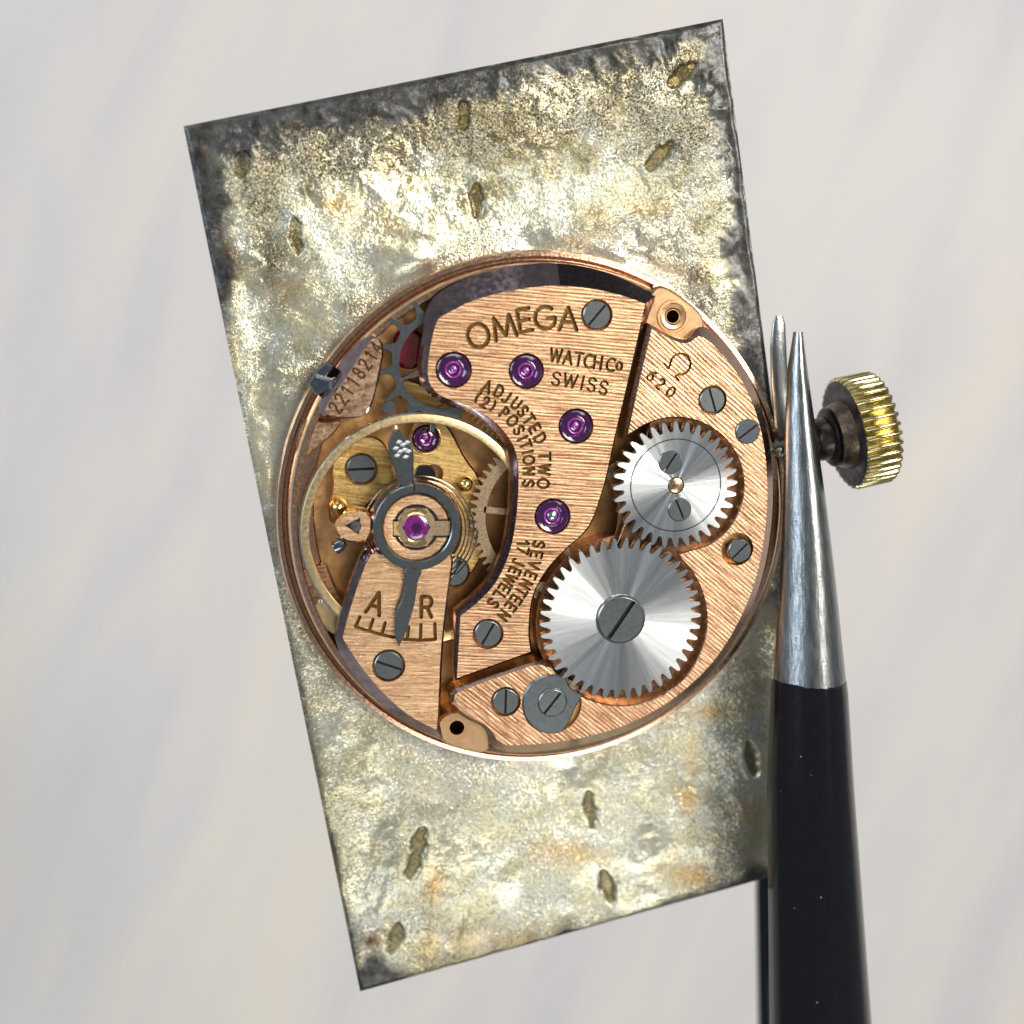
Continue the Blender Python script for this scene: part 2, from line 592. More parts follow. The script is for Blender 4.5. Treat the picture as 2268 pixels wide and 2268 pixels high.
# ================================================================== the table
def build_table():
    m, nt, bs = mat('pale_table_top')
    v = objco(nt, math.radians(68), (.020, .11, 1))
    a = noise(nt, v, 1.0, 4, .55, .4)
    v2 = objco(nt, math.radians(75), (.010, .04, 1))
    b = noise(nt, v2, 1.0, 2, .5, .2)
    mx = nd(nt, 'ShaderNodeMath', operation='MULTIPLY_ADD')
    nt.links.new(b, mx.inputs[0]); mx.inputs[1].default_value = .6
    nt.links.new(a, mx.inputs[2])
    c = ramp(nt, maprange(nt, mx.outputs[0], .58, 1.0, 0, 1), [(0, (.68, .665, .685)), (.5, (.755, .735, .73)), (1, (.82, .775, .71))])
    nt.links.new(c, bs.inputs['Base Color'])
    setin(bs, Roughness=.55)
    bump(nt, bs, a, .1, .2)
    s, z, t = 900, -110.0, 20
    vs = [(x, y, zz) for zz in (z, z - t) for x, y in ((-s, -s), (s, -s), (s, s), (-s, s))]
    o = obj('table', vs, [(0, 1, 2, 3), (4, 7, 6, 5), (0, 4, 5, 1), (1, 5, 6, 2), (2, 6, 7, 3), (3, 7, 4, 0)], m, smooth=False)
    o['kind'] = 'structure'
    o['label'] = 'pale greyish table top with faint beige grain, out of focus below'


build_table()


# ================================================================== the dial plate
def vnoise(X, Y, scale, seed, octs=3):
    out = np.zeros_like(X); amp = 1; tot = 0
    for o in range(octs):
        g = np.random.default_rng(seed + o).random((64, 64))
        x = X * scale * 2 ** o; y = Y * scale * 2 ** o
        xi, yi = np.floor(x).astype(int), np.floor(y).astype(int)
        fx, fy = x - xi, y - yi
        fx = fx * fx * (3 - 2 * fx); fy = fy * fy * (3 - 2 * fy)
        q = lambda i, j: g[(xi + i) % 64, (yi + j) % 64]
        out += amp * ((q(0, 0) * (1 - fx) + q(1, 0) * fx) * (1 - fy) + (q(0, 1) * (1 - fx) + q(1, 1) * fx) * fy)
        tot += amp; amp *= .5
    return out / tot


def dial_material():
    m, nt, bs = mat('tarnished_dial_back')
    at = lambda n: nd(nt, 'ShaderNodeAttribute', attribute_name=n).outputs['Fac']
    v = objco(nt)
    g1 = noise(nt, v, 9.0, 3, .65)
    g2 = noise(nt, v, 1.1, 3, .6)
    g3 = noise(nt, v, 15.0, 2, .6)

    def mix(fac, c1, c2):
        x = nd(nt, 'ShaderNodeMix', data_type='RGBA')
        nt.links.new(fac, x.inputs[0])
        for s, c in ((6, c1), (7, c2)):
            if isinstance(c, tuple):
                x.inputs[s].default_value = (*c, 1)
            else:
                nt.links.new(c, x.inputs[s])
        return x.outputs[2]

    def mul(a, b):
        x = nd(nt, 'ShaderNodeMath', operation='MULTIPLY')
        nt.links.new(a, x.inputs[0])
        if isinstance(b, float):
            x.inputs[1].default_value = b
        else:
            nt.links.new(b, x.inputs[1])
        return x.outputs[0]
    base = mix(maprange(nt, g2, .38, .62, 0, 1), (.90, .85, .58), (.89, .92, .79))
    base = mix(maprange(nt, g1, .50, .68, 0, .5), base, (.34, .31, .19))
    base = mix(mul(at('film'), .85), base, (.42, .38, .22))
    base = mix(mul(at('brown'), maprange(nt, g3, .36, .66, 1.0, .30)), base, (.12, .085, .035))
    base = mix(mul(at('gold'), maprange(nt, g3, .3, .7, 1, .4)), base, (.80, .46, .10))
    base = mix(at('rust'), base, (.20, .085, .035))
    base = mix(mul(at('white'), .8), base, (.66, .61, .54))
    base = mix(mul(at('mark'), .85), base, mix(g1, (.07, .055, .015), (.30, .235, .085)))
    dk = mix(maprange(nt, noise(nt, v, 2.2, 4, .7), .35, .65, 0, 1), (.035, .030, .026), (.13, .14, .15))
    base = mix(at('dark'), base, dk)
    nt.links.new(base, bs.inputs['Base Color'])
    setin(bs, Metallic=.78)
    nt.links.new(maprange(nt, at('dark'), 0, 1, .28, .40), bs.inputs['Roughness'])
    hs = nd(nt, 'ShaderNodeMath', operation='MULTIPLY_ADD')
    nt.links.new(g3, hs.inputs[0]); hs.inputs[1].default_value = .6
    nt.links.new(g1, hs.inputs[2])
    b = bump(nt, bs, hs.outputs[0], 1.0, .085)
    nodes = [n for n in nt.nodes if n.type == 'BUMP']
    nt.links.new(mul(maprange(nt, at('dark'), 0, 1, .42, .10), at('grain')), nodes[0].inputs['Strength'])
    # crystalline grain: every little cell has a tilt of its own
    acc = b
    for sc_, amp in ((15.0, .27), (6.0, .11)):
        vo = nd(nt, 'ShaderNodeTexVoronoi')
        setin(vo, Scale=sc_, Randomness=1.0)
        nt.links.new(v, vo.inputs['Vector'])
        sb = nd(nt, 'ShaderNodeVectorMath', operation='SUBTRACT')
        nt.links.new(vo.outputs['Color'], sb.inputs[0]); sb.inputs[1].default_value = (.5, .5, .5)
        sc2_ = nd(nt, 'ShaderNodeVectorMath', operation='SCALE')
        nt.links.new(sb.outputs[0], sc2_.inputs[0])
        nt.links.new(mul(maprange(nt, at('dark'), 0, 1, amp, amp * .4), at('grain')), sc2_.inputs['Scale'])
        ad = nd(nt, 'ShaderNodeVectorMath', operation='ADD')
        nt.links.new(acc, ad.inputs[0]); nt.links.new(sc2_.outputs[0], ad.inputs[1])
        no = nd(nt, 'ShaderNodeVectorMath', operation='NORMALIZE')
        nt.links.new(ad.outputs[0], no.inputs[0])
        acc = no.outputs[0]
    nt.links.new(acc, bs.inputs['Normal'])
    return m


def build_dial():
    tl, tr, br, bl = (406, 279), (1602, 41), (1841, 1906), (798, 2198)
    nu, nv = 440, 700
    u, v = np.meshgrid(np.linspace(0, 1, nu), np.linspace(0, 1, nv), indexing='ij')
    cw = [np.array(W(*p, 0.0).xy) for p in (tl, tr, br, bl)]
    XY = [(cw[0][k] * (1 - u) + cw[1][k] * u) * (1 - v) + (cw[3][k] * (1 - u) + cw[2][k] * u) * v for k in (0, 1)]
    # the same grid in photograph pixels (for placing the stains)
    P = np.stack([XY[0], XY[1], np.zeros_like(u)], -1) - np.array(CAM)
    Cc = P @ np.array(MW2C).T
    PX = 1134 + F * Cc[..., 0] / -Cc[..., 2]
    PY = 1134 - F * Cc[..., 1] / -Cc[..., 2]
    N = lambda s, seed, o=3: vnoise(PX, PY, 1 / s, seed, o)
    n1, n2, n3 = N(90, 1, 4), N(38, 11, 3), N(240, 21, 3)
    wv, hv = 1200.0, 1930.0
    dT, dB, dL, dR = v * hv, (1 - v) * hv, u * wv, (1 - u) * wv
    sm = lambda a, b, x: np.clip((x - a) / (b - a), 0, 1) ** 2 * (3 - 2 * np.clip((x - a) / (b - a), 0, 1))
    jit = (n1 - .5) * 90 + (n2 - .5) * 60
    lw = 60 * (1 - sm(560, 760, PY)) - 12 + 30 * sm(1980, 2120, PY)
    rw = 56 + 14 * np.sin(PY / 90.0)
    tw = 70 - 16 * sm(.25, .6, u) + 26 * sm(.8, 1, u)
    bw_ = 40 * sm(.5, .8, u) + 90 * (1 - sm(.03, .14, u)) - 12
    dark = np.maximum.reduce([1 - sm(w - 24, w + 30, d + jit * f) for w, d, f in ((tw, dT, 1), (lw, dL, .7), (rw, dR, .8), (bw_, dB, 1))])
    dark *= .95
    blob = lambda x, y, sx, sy, a=0: np.exp(-((((PX - x) * math.cos(a) + (PY - y) * math.sin(a)) / sx) ** 2 + ((-(PX - x) * math.sin(a) + (PY - y) * math.cos(a)) / sy) ** 2))
    brown = np.clip(blob(1130, 240, 480, 105, -.2) * 1.15 + blob(700, 330, 200, 60, -.2) * .7 + blob(590, 520, 45, 150, -.15) * .9 + blob(1500, 330, 120, 110) * .7
                    + blob(1560, 700, 60, 130) * .8 + blob(1440, 545, 140, 90) * .35 + blob(660, 1000, 60, 60) * .3, 0, 1)
    brown = np.clip(brown * (.5 + 1.6 * n2) + .18 * sm(.50, .70, n1), 0, 1)
    n4 = N(170, 41, 4)
    film = sm(.44, .62, n4) * (.35 + .65 * sm(.35, .65, n2)) * (1 - .55 * sm(1300, 1650, PY))
    brown = np.maximum(brown, .8 * (1 - sm(0, 34, dL + jit * .3)) * sm(1000, 1300, PY))
    brown = np.maximum(brown, .75 * (1 - sm(10, 50, dB + jit * .6)) * (1 - sm(.55, .8, u)))
    gold = np.zeros_like(u)
    for x, y, sx, sy, s in ((735, 455, 40, 18, 1), (780, 470, 60, 30, .6), (900, 405, 50, 25, .5), (640, 640, 50, 40, .5), (840, 505, 50, 30, .4), (500, 580, 14, 50, .9),
                            (1250, 1890, 70, 28, .8), (1525, 1770, 26, 30, .9), (1560, 1575, 45, 16, .8), (1530, 1680, 14, 60, .6), (960, 1955, 22, 34, .9), (1530, 1935, 50, 24, .9),
                            (1650, 1800, 50, 30, .6), (950, 2090, 30, 50, .5), (1100, 2080, 120, 26, .5), (1290, 1660, 70, 14, .5), (1420, 460, 60, 18, .5), (520, 800, 10, 70, .8), (1330, 470, 40, 16, .4)):
        gold = np.maximum(gold, s * blob(x, y, sx, sy) * (.4 + 1.1 * n2))
    rust = np.maximum.reduce([blob(492, 600, 34, 60) * 1.3, blob(470, 500, 20, 60) * .9, blob(822, 2085, 20, 24) * .8, blob(455, 340, 22, 40) * .4, blob(505, 740, 12, 50) * .5]) * (.3 + 1.3 * n2)
    dm = np.hypot(PX - 1172, PY - 1118)
    white = np.clip((1 - sm(12, 55, dm - 566 + jit * .4)) * .4 + blob(1000, 1730, 60, 90, .3) * .9 + blob(1430, 560, 120, 80) * .5 + blob(1640, 1900, 70, 26, -.27) * .9, 0, 1)
    # hammered and etched relief: warped swells, ridges, crinkles
    WX, WY = PX + 90 * (n1 - .5) + 40 * (n2 - .5), PY + 90 * (N(90, 61, 3) - .5)
    h = .36 * (vnoise(WX, WY, 1 / 190, 71, 2) - .5) + .125 * (vnoise(WX, WY * .8, 1 / 75, 81, 2) - .5)
    crk = np.clip(blob(1150, 300, 420, 130, -.2) + blob(1500, 300, 160, 260) + blob(900, 2080, 220, 120, -.25) + blob(560, 420, 120, 160), 0, 1)
    h += (.010 + .05 * crk) * (vnoise(WX * .75 + WY * .35, WY * .75 - WX * .35, 1 / 22, 91, 2) - .5) * 2
    for x, y, ln, wd, an, am in ((700, 560, 150, 30, .9, .07), (900, 570, 120, 26, .3, .06), (1300, 500, 220, 34, -.45, .10), (1200, 640, 90, 24, .4, .04), (1560, 600, 40, 120, .1, .06), (520, 700, 26, 150, -.2, .07),
                                 (560, 1000, 26, 120, -.2, .05), (760, 1760, 34, 160, -.2, .06), (1060, 1760, 34, 110, .5, .07), (1240, 1760, 150, 30, -.35, .07), (1480, 1700, 40, 120, .5, .06), (1150, 1950, 200, 34, -.3, .06),
                                 (860, 1980, 30, 100, .5, .07), (1000, 2090, 160, 30, -.28, .06), (1430, 1890, 130, 30, -.3, .06), (1580, 1500, 30, 120, .3, .06), (640, 1500, 26, 120, -.25, .05)):
        h += am * blob(x, y, ln, wd, an) * (.6 + .8 * n2)
    h *= 1 - .30 * sm(1250, 1600, PY)
    grain = .32 + .75 * sm(.35, .65, N(150, 101, 3)) + .5 * crk + .5 * blob(1600, 1580, 160, 320)
    mark = np.zeros_like(u)
    for x, y, lx, ly, a in ((1028, 256, 15, 34, 0), (537, 365, 20, 30, .15), (1056, 444, 17, 40, 0), (656, 524, 16, 42, -.1), (1512, 165, 17, 40, .9), (1462, 345, 18, 44, .75),
                            (922, 1890, 19, 62, .3), (874, 2082, 17, 38, .25), (1308, 1795, 15, 44, -.12), (1346, 1966, 15, 40, -.3), (1666, 1682, 15, 42, -.2)):
        # leaf: pointed along its long axis
        dx, dy = PX - x, PY - y
        lxx = dx * math.cos(a) + dy * math.sin(a)
        lyy = -dx * math.sin(a) + dy * math.cos(a)
        wid = lx * np.sqrt(np.clip(1 - (lyy / ly) ** 2, 0, 1)) + 1e-6
        q = np.where(np.abs(lyy) < ly, np.abs(lxx) / wid, 9) + (N(16, 131, 2) - .5) * .9 + (n2 - .5) * .5
        ins = 1 - sm(.65, 1.15, q)
        mark = np.maximum(mark, ins)
        rr = np.hypot(lxx / (lx * 1.5), lyy / (ly * 1.25))
        h += -.11 * ins + .008 * np.exp(-((rr - 1) / .18) ** 2)
    h *= sm(0, 30, np.minimum.reduce([dT, dB, dL, dR]))
    h *= sm(0, 40, dm - 555)
    dmin = np.minimum.reduce([dT, dB, dL, dR])
    h -= .07 * (1 - sm(0, 10, dmin + (n2 - .5) * 8))     # worn, slightly rounded edge
    Z = h
    th = .38
    verts = np.stack([XY[0], XY[1], Z], -1).reshape(-1, 3)
    idx = np.arange(nu * nv).reshape(nu, nv)
    quads = np.stack([idx[:-1, :-1], idx[:-1, 1:], idx[1:, 1:], idx[1:, :-1]], -1).reshape(-1, 4)
    # rim and underside
    border = list(idx[0, :]) + list(idx[1:, -1]) + list(idx[-1, -2::-1]) + list(idx[-2:0:-1, 0])
    nb = len(border); b0 = nu * nv
    tops = verts[border]; und = tops.copy(); und[:, 2] = -th
    allv = np.concatenate([verts, tops, und])
    faces = [tuple(q) for q in quads]
    for i in range(nb):
        j = (i + 1) % nb
        faces.append((b0 + i, b0 + nb + i, b0 + nb + j, b0 + j))
    faces.append(tuple(range(b0 + nb, b0 + 2 * nb)))
    root_loc = W(1134, 1134, -th)
    root = thing('watch_dial', root_loc, 'tarnished silvery rectangular dial plate seen from its back, beneath the round movement', 'watch dial')
    me = bpy.data.meshes.new('dial_plate')
    me.from_pydata((allv - np.array(root_loc)).tolist(), [], faces)
    me.materials.append(dial_material())
    me.materials.append(plain('dial_rim_metal', (.92, .88, .74), 1, .42, .2, 6, .1))
    mi = np.zeros(len(faces), int); mi[len(quads):] = 1
    me.polygons.foreach_set('material_index', mi)
    sf = np.zeros(len(faces), bool); sf[:len(quads)] = True
    me.polygons.foreach_set('use_smooth', sf)
    for nm, arr in (('dark', dark), ('brown', brown), ('gold', gold), ('rust', rust), ('white', white), ('mark', mark), ('film', film), ('grain', grain)):
        a = me.attributes.new(nm, 'FLOAT', 'POINT')
        full = np.zeros(len(allv), np.float32)
        full[:nu * nv] = np.clip(arr, 0, 2).reshape(-1)
        a.data.foreach_set('value', full)
    me.update()
    me.validate()
    o = bpy.data.objects.new('dial_plate', me)
    link(o, root, root_loc)


build_dial()

# ================================================================== the movement
ZT = 2.0
MOV = thing('watch_movement', W(1172, 1118, 0), 'round copper-coloured watch movement with steel gears, purple jewels and engraved bridges', 'watch movement')
C0 = W(1191, 1135.5, .3)
R0 = 8.80 / 566
prof = [(0, .42), (519, .42), (520, 1.16), (522, 1.20), (532, 1.22), (536, 1.16), (540, .98), (544, .70), (545, .40), (550, .38), (551, .52), (553, .58), (562, .56), (566, .44), (567, .10), (562, .02)]
MP = lathe('main_plate', [(r * R0, z - .3) for r, z in prof], M_RIM, MOV, C0, 160)
fl = lathe('plate_floor', [(0, 0), (520 * R0, 0)], M_FLOOR, MP, Vector((C0.x, C0.y, .43)), 96)

# --- train bridge
tb = [(969, 706, 26), (985, 697, 46), (1041, 667, 48), (1105, 649, 50), (1183, 635, 52), (1248, 632, 50), (1325, 641, 46), (1390, 658, 38), (1429, 673, 30), (1429, 673, 5), (1390, 845, 4), (1361, 964, 4), (1346, 1040, 4),
      (1330, 1098, 4), (1312, 1150, 4), (1294, 1179, 4), (1261, 1207, 4), (1235, 1232, 4), (1209, 1261, 4), (1183, 1305, 4), (1173, 1345, 4), (1169, 1404, 4), (1175, 1443, 5), (1175, 1443, 5), (1012, 1502, 6), (1012, 1502, 8), (1020, 1364, 14), (1020, 1364, 14),
      (1053, 1339, 14), (1095, 1298, 15), (1121, 1248, 15), (1137, 1194, 15), (1146, 1129, 16), (1149, 1065, 16), (1148, 1025, 16), (1141, 993, 15), (1121, 959, 15), (1090, 928, 15),
      (1053, 905, 14), (1002, 887, 14), (971, 874, 14), (953, 853, 16), (947, 832, 18), (948, 799, 19), (957, 747, 19)]
OMEGA = [('O', 1059, 743, 52), ('M', 1116, 725, 48), ('E', 1162, 709, 49), ('G', 1207, 704, 49), ('A', 1258, 706, 50)]
LT = 25
adj = [('A', 1079, 856), ('D', 1105, 867), ('J', 1122, 880), ('U', 1143, 894), ('S', 1158, 911), ('T', 1171, 929), ('E', 1184, 949), ('D', 1196, 971), ('T', 1206, 1011), ('W', 1206, 1040), ('O', 1203, 1071)]
pos = [('(', 1058, 880), ('2', 1075, 891), (')', 1092, 899), ('P', 1117, 915), ('O', 1135, 932), ('S', 1149, 953), ('I', 1157, 971), ('T', 1164, 985), ('I', 1169, 1001), ('O', 1171, 1019), ('N', 1171, 1044), ('S', 1170, 1071)]
sev = [('S', 1193, 1206), ('E', 1188, 1228), ('V', 1183, 1251), ('E', 1175, 1274), ('N', 1165, 1294), ('T', 1154, 1311), ('E', 1143, 1328), ('E', 1131, 1344), ('N', 1116, 1363)]
jew = [('1', 1159, 1203), ('7', 1158, 1219), ('J', 1148, 1246), ('E', 1140, 1265), ('W', 1129, 1284), ('E', 1117, 1303), ('L', 1105, 1319), ('S', 1092, 1336)]
ins = [('lettering', letters(OMEGA, ZT, 50, [19, 15, 11, 6, 0]), 4.7 * KPX),
       ('lettering', letters([('W', 1231, 787), ('A', 1258, 792), ('T', 1282, 796), ('C', 1304, 800), ('H', 1324, 803), ('C', 1353, 808), ('o', 1371, 812, 25)], ZT, 28, -8, .85), 3.2 * KPX),
       ('lettering', letters([('S', 1232, 839), ('W', 1263, 843), ('I', 1290, 848), ('S', 1311, 852), ('S', 1337, 859)], ZT, 29, -11, .95), 2.7 * KPX),
       ('lettering', letters(adj[:8], ZT, LT, None, .85), 3.3 * KPX), ('lettering', letters(adj[8:], ZT, LT, None, .85), 3.3 * KPX),
       ('lettering', letters(pos, ZT, LT - 1, None, .82), 3.3 * KPX),
       ('lettering', letters(sev, ZT, LT, None, .8), 3.3 * KPX),
       ('lettering', letters(jew, ZT, LT, None, .8), 3.3 * KPX)]
JW = [(1005, 819, 38), (1166, 822, 37), (1276, 944, 37), (1224, 1144, 38)]
TB = plate('train_bridge', tb, ZT, 1.35, M_TRAIN, MOV, 5, 1.15, .62, M_BEVEL, M_EDGE,
           holes=[(x, y, r + 3, .5) for x, y, r in JW] + [(1322, 698, 36, .25), (1081, 1404, 35, .25)], inscr=ins, alt=(M_BLACKB, W(1252, 632, ZT).x, .3))

# --- barrel bridge (C shaped, round the two winding wheels)
ZW = 2.12
CWH = (1497, 1075); RWH = (1376, 1373)
bb = ([(1444, 729, 9), (1444, 729, 9), (1415, 850, 9), (1391, 962, 9), (1391, 962, 3)] + arc(CWH[0], CWH[1], 153, 128, -62, 22, 2) + [(1512, 1226, 2), (1512, 1226, 2)]
      + arc(RWH[0], RWH[1], 192, 48, -134, 24, 2) + [(1222, 1478, 2), (1209, 1477, 4), (1209, 1477, 4), (1192, 1470, 5), (1150, 1484, 6), (1012, 1532, 8), (1005, 1545, 9), (1007, 1566, 9), (1042, 1590, 9), (1075, 1604, 9), (1095, 1625, 14), (1103, 1648, 20),
      (1150, 1652, 30), (1245, 1643, 30), (1354, 1619, 30), (1440, 1582, 29), (1514, 1532, 28), (1586, 1462, 27), (1643, 1367, 26), (1677, 1277, 25), (1695, 1181, 24), (1701, 1085, 22), (1694, 988, 22), (1673, 905, 24), (1640, 835, 26),
      (1590, 772, 28), (1556, 745, 28), (1544, 745, 8), (1525, 762, 8), (1495, 757, 8), (1462, 738, 8)])
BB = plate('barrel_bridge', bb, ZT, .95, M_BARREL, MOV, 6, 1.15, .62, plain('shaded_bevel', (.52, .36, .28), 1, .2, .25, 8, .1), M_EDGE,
           holes=[(1578, 886, 33, .25), (1633, 1216, 37, .4), (1120, 1554, 34, .25), (1223, 1560, 67, .16)],
           inscr=[('lettering', letters([('Q', 1504, 809, 50)], ZT, 50, -47, 1.0), 2.6 * KPX),
                  ('lettering', letters([('6', 1443, 832), ('2', 1463, 850), ('0', 1486, 868)], ZT, 24, -40, .9), 2.7 * KPX)])
rf = (arc(CWH[0], CWH[1], 156, 112, -64, 20, 1) + arc(RWH[0], RWH[1], 195, 48, -140, 22, 1) + [(1250, 1440, 1), (1290, 1330, 1), (1350, 1240, 1), (1380, 1180, 1), (1420, 1050, 1)])
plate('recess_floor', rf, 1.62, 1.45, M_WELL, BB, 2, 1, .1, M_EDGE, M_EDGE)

# --- balance cock
bc = [(822, 1219, 16), (791, 1299, 16), (768, 1374, 16), (759, 1413, 16), (759, 1413, 26), (790, 1464, 28), (831, 1517, 28), (883, 1568, 28), (922, 1595, 26), (967, 1617, 22), (967, 1617, 5), (970, 1586, 5), (976, 1431, 5), (990, 1310, 5), (1001, 1240, 5)]
bc += arc(923, 1166, 97, -42, 222, 30, 5)
scale = [(788, 1364), (784, 1389), (802, 1394), (826, 1401), (850, 1407), (874, 1411)]
sc2 = [(892, 1414), (920, 1418), (945, 1418), (963, 1416), (964, 1380)]
ins = [('lettering', letters([('A', 832, 1336, 50)], ZT, 50, -17, .78), 4.5 * KPX), ('lettering', letters([('R', 944, 1344, 47)], ZT, 47, -1, .78), 4.5 * KPX),
       ('scale_mark', px_segs([[(797, 1366), (787, 1388), (805, 1394), (828, 1401), (852, 1407), (874, 1411)], [(826, 1372), (818, 1396)], [(853, 1379), (846, 1404)],
                               [(894, 1416), (930, 1418), (964, 1416), (963, 1381)], [(932, 1383), (931, 1416)], [(905, 1388), (902, 1414)]], ZT), 3.9 * KPX)]
BC = plate('balance_cock', bc, ZT, 1.3, M_COCK, MOV, 5, 1.2, .55, M_BEVEL, M_EDGE, holes=[(861, 1474, 37, .25), (921, 1169, 52, .15)], inscr=ins)

# --- serial-number plate at the rim
fp = [(826, 748, 5), (838, 752, 4), (846, 768, 4), (845, 790, 4), (836, 835, 4), (826, 880, 4), (816, 905, 4), (805, 918, 4), (785, 923, 4), (745, 923, 5), (722, 918, 8), (719, 906, 14), (735, 880, 22), (760, 845, 26), (790, 800, 26), (815, 762, 16)]
num = [(c, 742 + i * 13.1, 903 - i * 19.2) for i, c in enumerate('22118214')]
plate('pallet_cover', fp, 1.75, .9, M_FLAG, MOV, 6, 1.3, .6, M_BEVEL, M_EDGE, inscr=[('lettering', letters(num, 1.75, 30, None, .75), 2.0 * KPX)])
cl = [(686, 850), (704, 822), (722, 806), (734, 812), (716, 840), (742, 838), (740, 850), (712, 868), (700, 872)]
plate('spring_clip', cl, 1.45, .6, M_BLUE, MOV, 3, 1, .1, M_BRIGHT, M_DARK, smooth_it=0)
tube('clip_arm', [W(700, 832, 1.74), W(735, 842, 1.74), W(734, 862, 1.7)], .06, M_STEEL, MOV, 8)


M_HOLE = plain('dark_brown_bore', (.16, .075, .04), 1, .4, .3, 8, .05)  # dark brown inside of the lug holes
# --- lugs with the case-screw holes
def lug(px, py, outline, hr, rot):
    o = plate('lug', outline, 1.55, .4, M_LUG, MOV, 6, 1.2, .2, M_EDGE, M_RIM, holes=[(px, py, hr - 1.5, .9)], mhole=M_HOLE)
    c = W(px, py, 1.552)
    k = MM(px, py, 1.55)
    if hr > 17:
        return
    lathe('turned_ring', [(hr * k, .0), (hr * 1.25 * k, .07), (hr * 1.7 * k, .09), (hr * 1.9 * k, .05), (hr * 2.2 * k, .05), (hr * 2.3 * k, 0)], M_LUG, o, c, 40)


lug(1490, 701, [(1432, 672), (1444, 652), (1462, 634), (1500, 655), (1548, 694), (1557, 716), (1549, 745), (1530, 762), (1500, 757), (1470, 740), (1446, 728), (1430, 714)], 16, 0)
lug(1012, 1612, [(972, 1600), (988, 1586), (1012, 1578), (1048, 1583), (1074, 1602), (1082, 1630), (1078, 1668), (1020, 1654), (974, 1638)], 18, 0)

# --- screws
def slot_disc(name, r, sl, m, parent, origin, th=.18, dome=0.0):
    """unit screw head built at origin with the slot along x; radius in mm"""
    nn = 44
    ri = r * .90
    lo = [(ri * math.cos(2 * math.pi * i / nn), ri * math.sin(2 * math.pi * i / nn)) for i in range(nn)]
    hw = r * .085
    y = ri * math.sqrt(1 - (hw / ri) ** 2)
    rect = [(-y, -hw), (y, -hw), (y, hw), (-y, hw)]
    verts = [Vector(p) for p in lo + rect]
    edges = [(i, (i + 1) % nn) for i in range(nn)] + [(nn + i, nn + (i + 1) % 4) for i in range(4)]
    cv, ce, cf, *_ = delaunay_2d_cdt(verts, edges, [], 0, 1e-7)
    vs, fs, fm = [(v.x, v.y, 0) for v in cv], [], []
    for f in cf:
        cy = sum(cv[i].y for i in f) / len(f)
        if abs(cy) > hw * .99:
            fs.append(tuple(f)); fm.append(0)
    b = len(vs)
    vs += [(x, y_, 0) for x, y_ in rect] + [(x, y_, -.05) for x, y_ in rect]
    fs += [(b + 4, b + 5, b + 6, b + 7), (b, b + 1, b + 5, b + 4), (b + 2, b + 3, b + 7, b + 6)]
    fm += [1, 1, 1]
    prof = [(ri, 0), (r * .96, -r * .03), (r, -r * .09), (r, -th)]
    lv, lf = lathe_geo(prof, nn, base=len(vs))
    vs += lv
    for f in lf:
        fs.append(f[::-1]); fm.append(2)
    o3 = Vector(origin)
    return obj(name, [Vector(v) + o3 for v in vs], fs, m, parent, origin, sharp=30, mats=[m, M_SLOT, M_STEELD], fm=fm)


def px_angle(px, py, z, deg):
    a = math.radians(deg)
    d = W(px + 30 * math.cos(a), py - 30 * math.sin(a), z) - W(px, py, z)
    return math.atan2(d.y, d.x)


SCREW0 = None


def screw(px, py, rpx, deg, z, parent=None, m=None):
    global SCREW0
    parent = parent or MOV
    c = W(px, py, z)
    r = rpx * MM(px, py, z)
    if SCREW0 is None or m:
        s = slot_disc('screw', .5, 0, m or M_STEEL, parent, c)
        if not m:
            SCREW0 = s
        s.scale = (r / .5,) * 3
        s.rotation_euler = (.02, -.02, px_angle(px, py, z, deg))
        return s
    q = recopy(SCREW0, parent, c, px_angle(px, py, z, deg), r / .5)
    q.rotation_euler = (random.uniform(-.045, .045), random.uniform(-.045, .045), q.rotation_euler[2])
    return q


screw(1322, 698, 32, 50, 1.98)
screw(1081, 1404, 31, 60, 1.98)
screw(1578, 886, 29.5, -75, 1.98)
screw(1657, 956, 28, 38, 2.07, m=M_BRIGHT)
screw(1639, 1220, 27, 45, 1.95)
screw(1120, 1554, 30, 88, 1.98)
screw(861, 1474, 33, -18, 1.98)

# --- jewels
def jewel(px, py, r, z, parent=MOV, pivot=False):
    c = W(px, py, z)
    k = MM(px, py, z)
    R = r * k
    j = lathe('jewel', [(0, -.16), (R * .16, -.155), (R * .24, -.10), (R * .42, -.075), (R * .62, -.10), (R * .74, -.06), (R * .90, -.03), (R * .97, -.05), (R, -.2)], M_RUBY, parent, c, 40)
    lathe('setting', [(R * 1.0, -.12), (R * 1.05, -.035), (R * 1.12, .004), (R * 1.19, .008), (R * 1.24, .0)], M_BRASS if not pivot else M_EDGE, j, c, 40)
    lathe('oil_sink', [(0, -.10), (R * .14, -.105), (R * .26, -.14), (R * .40, -.07), (R * .46, -.06), (R * .50, -.085)], M_RUBYC, j, c, 32)
    if pivot:
        lathe('pivot', [(0, .0), (R * .16, -.01), (R * .28, -.05), (R * .33, -.12)], M_BRIGHT, j, c, 24)
    else:
        lathe('pivot', [(0, -.06), (R * .07, -.065), (R * .10, -.09), (R * .10, -.16)], M_BRIGHT, j, c, 16)
    return j


for i, (x, y, r) in enumerate(JW):
    jewel(x, y, r, 1.99, pivot=(i == 3))


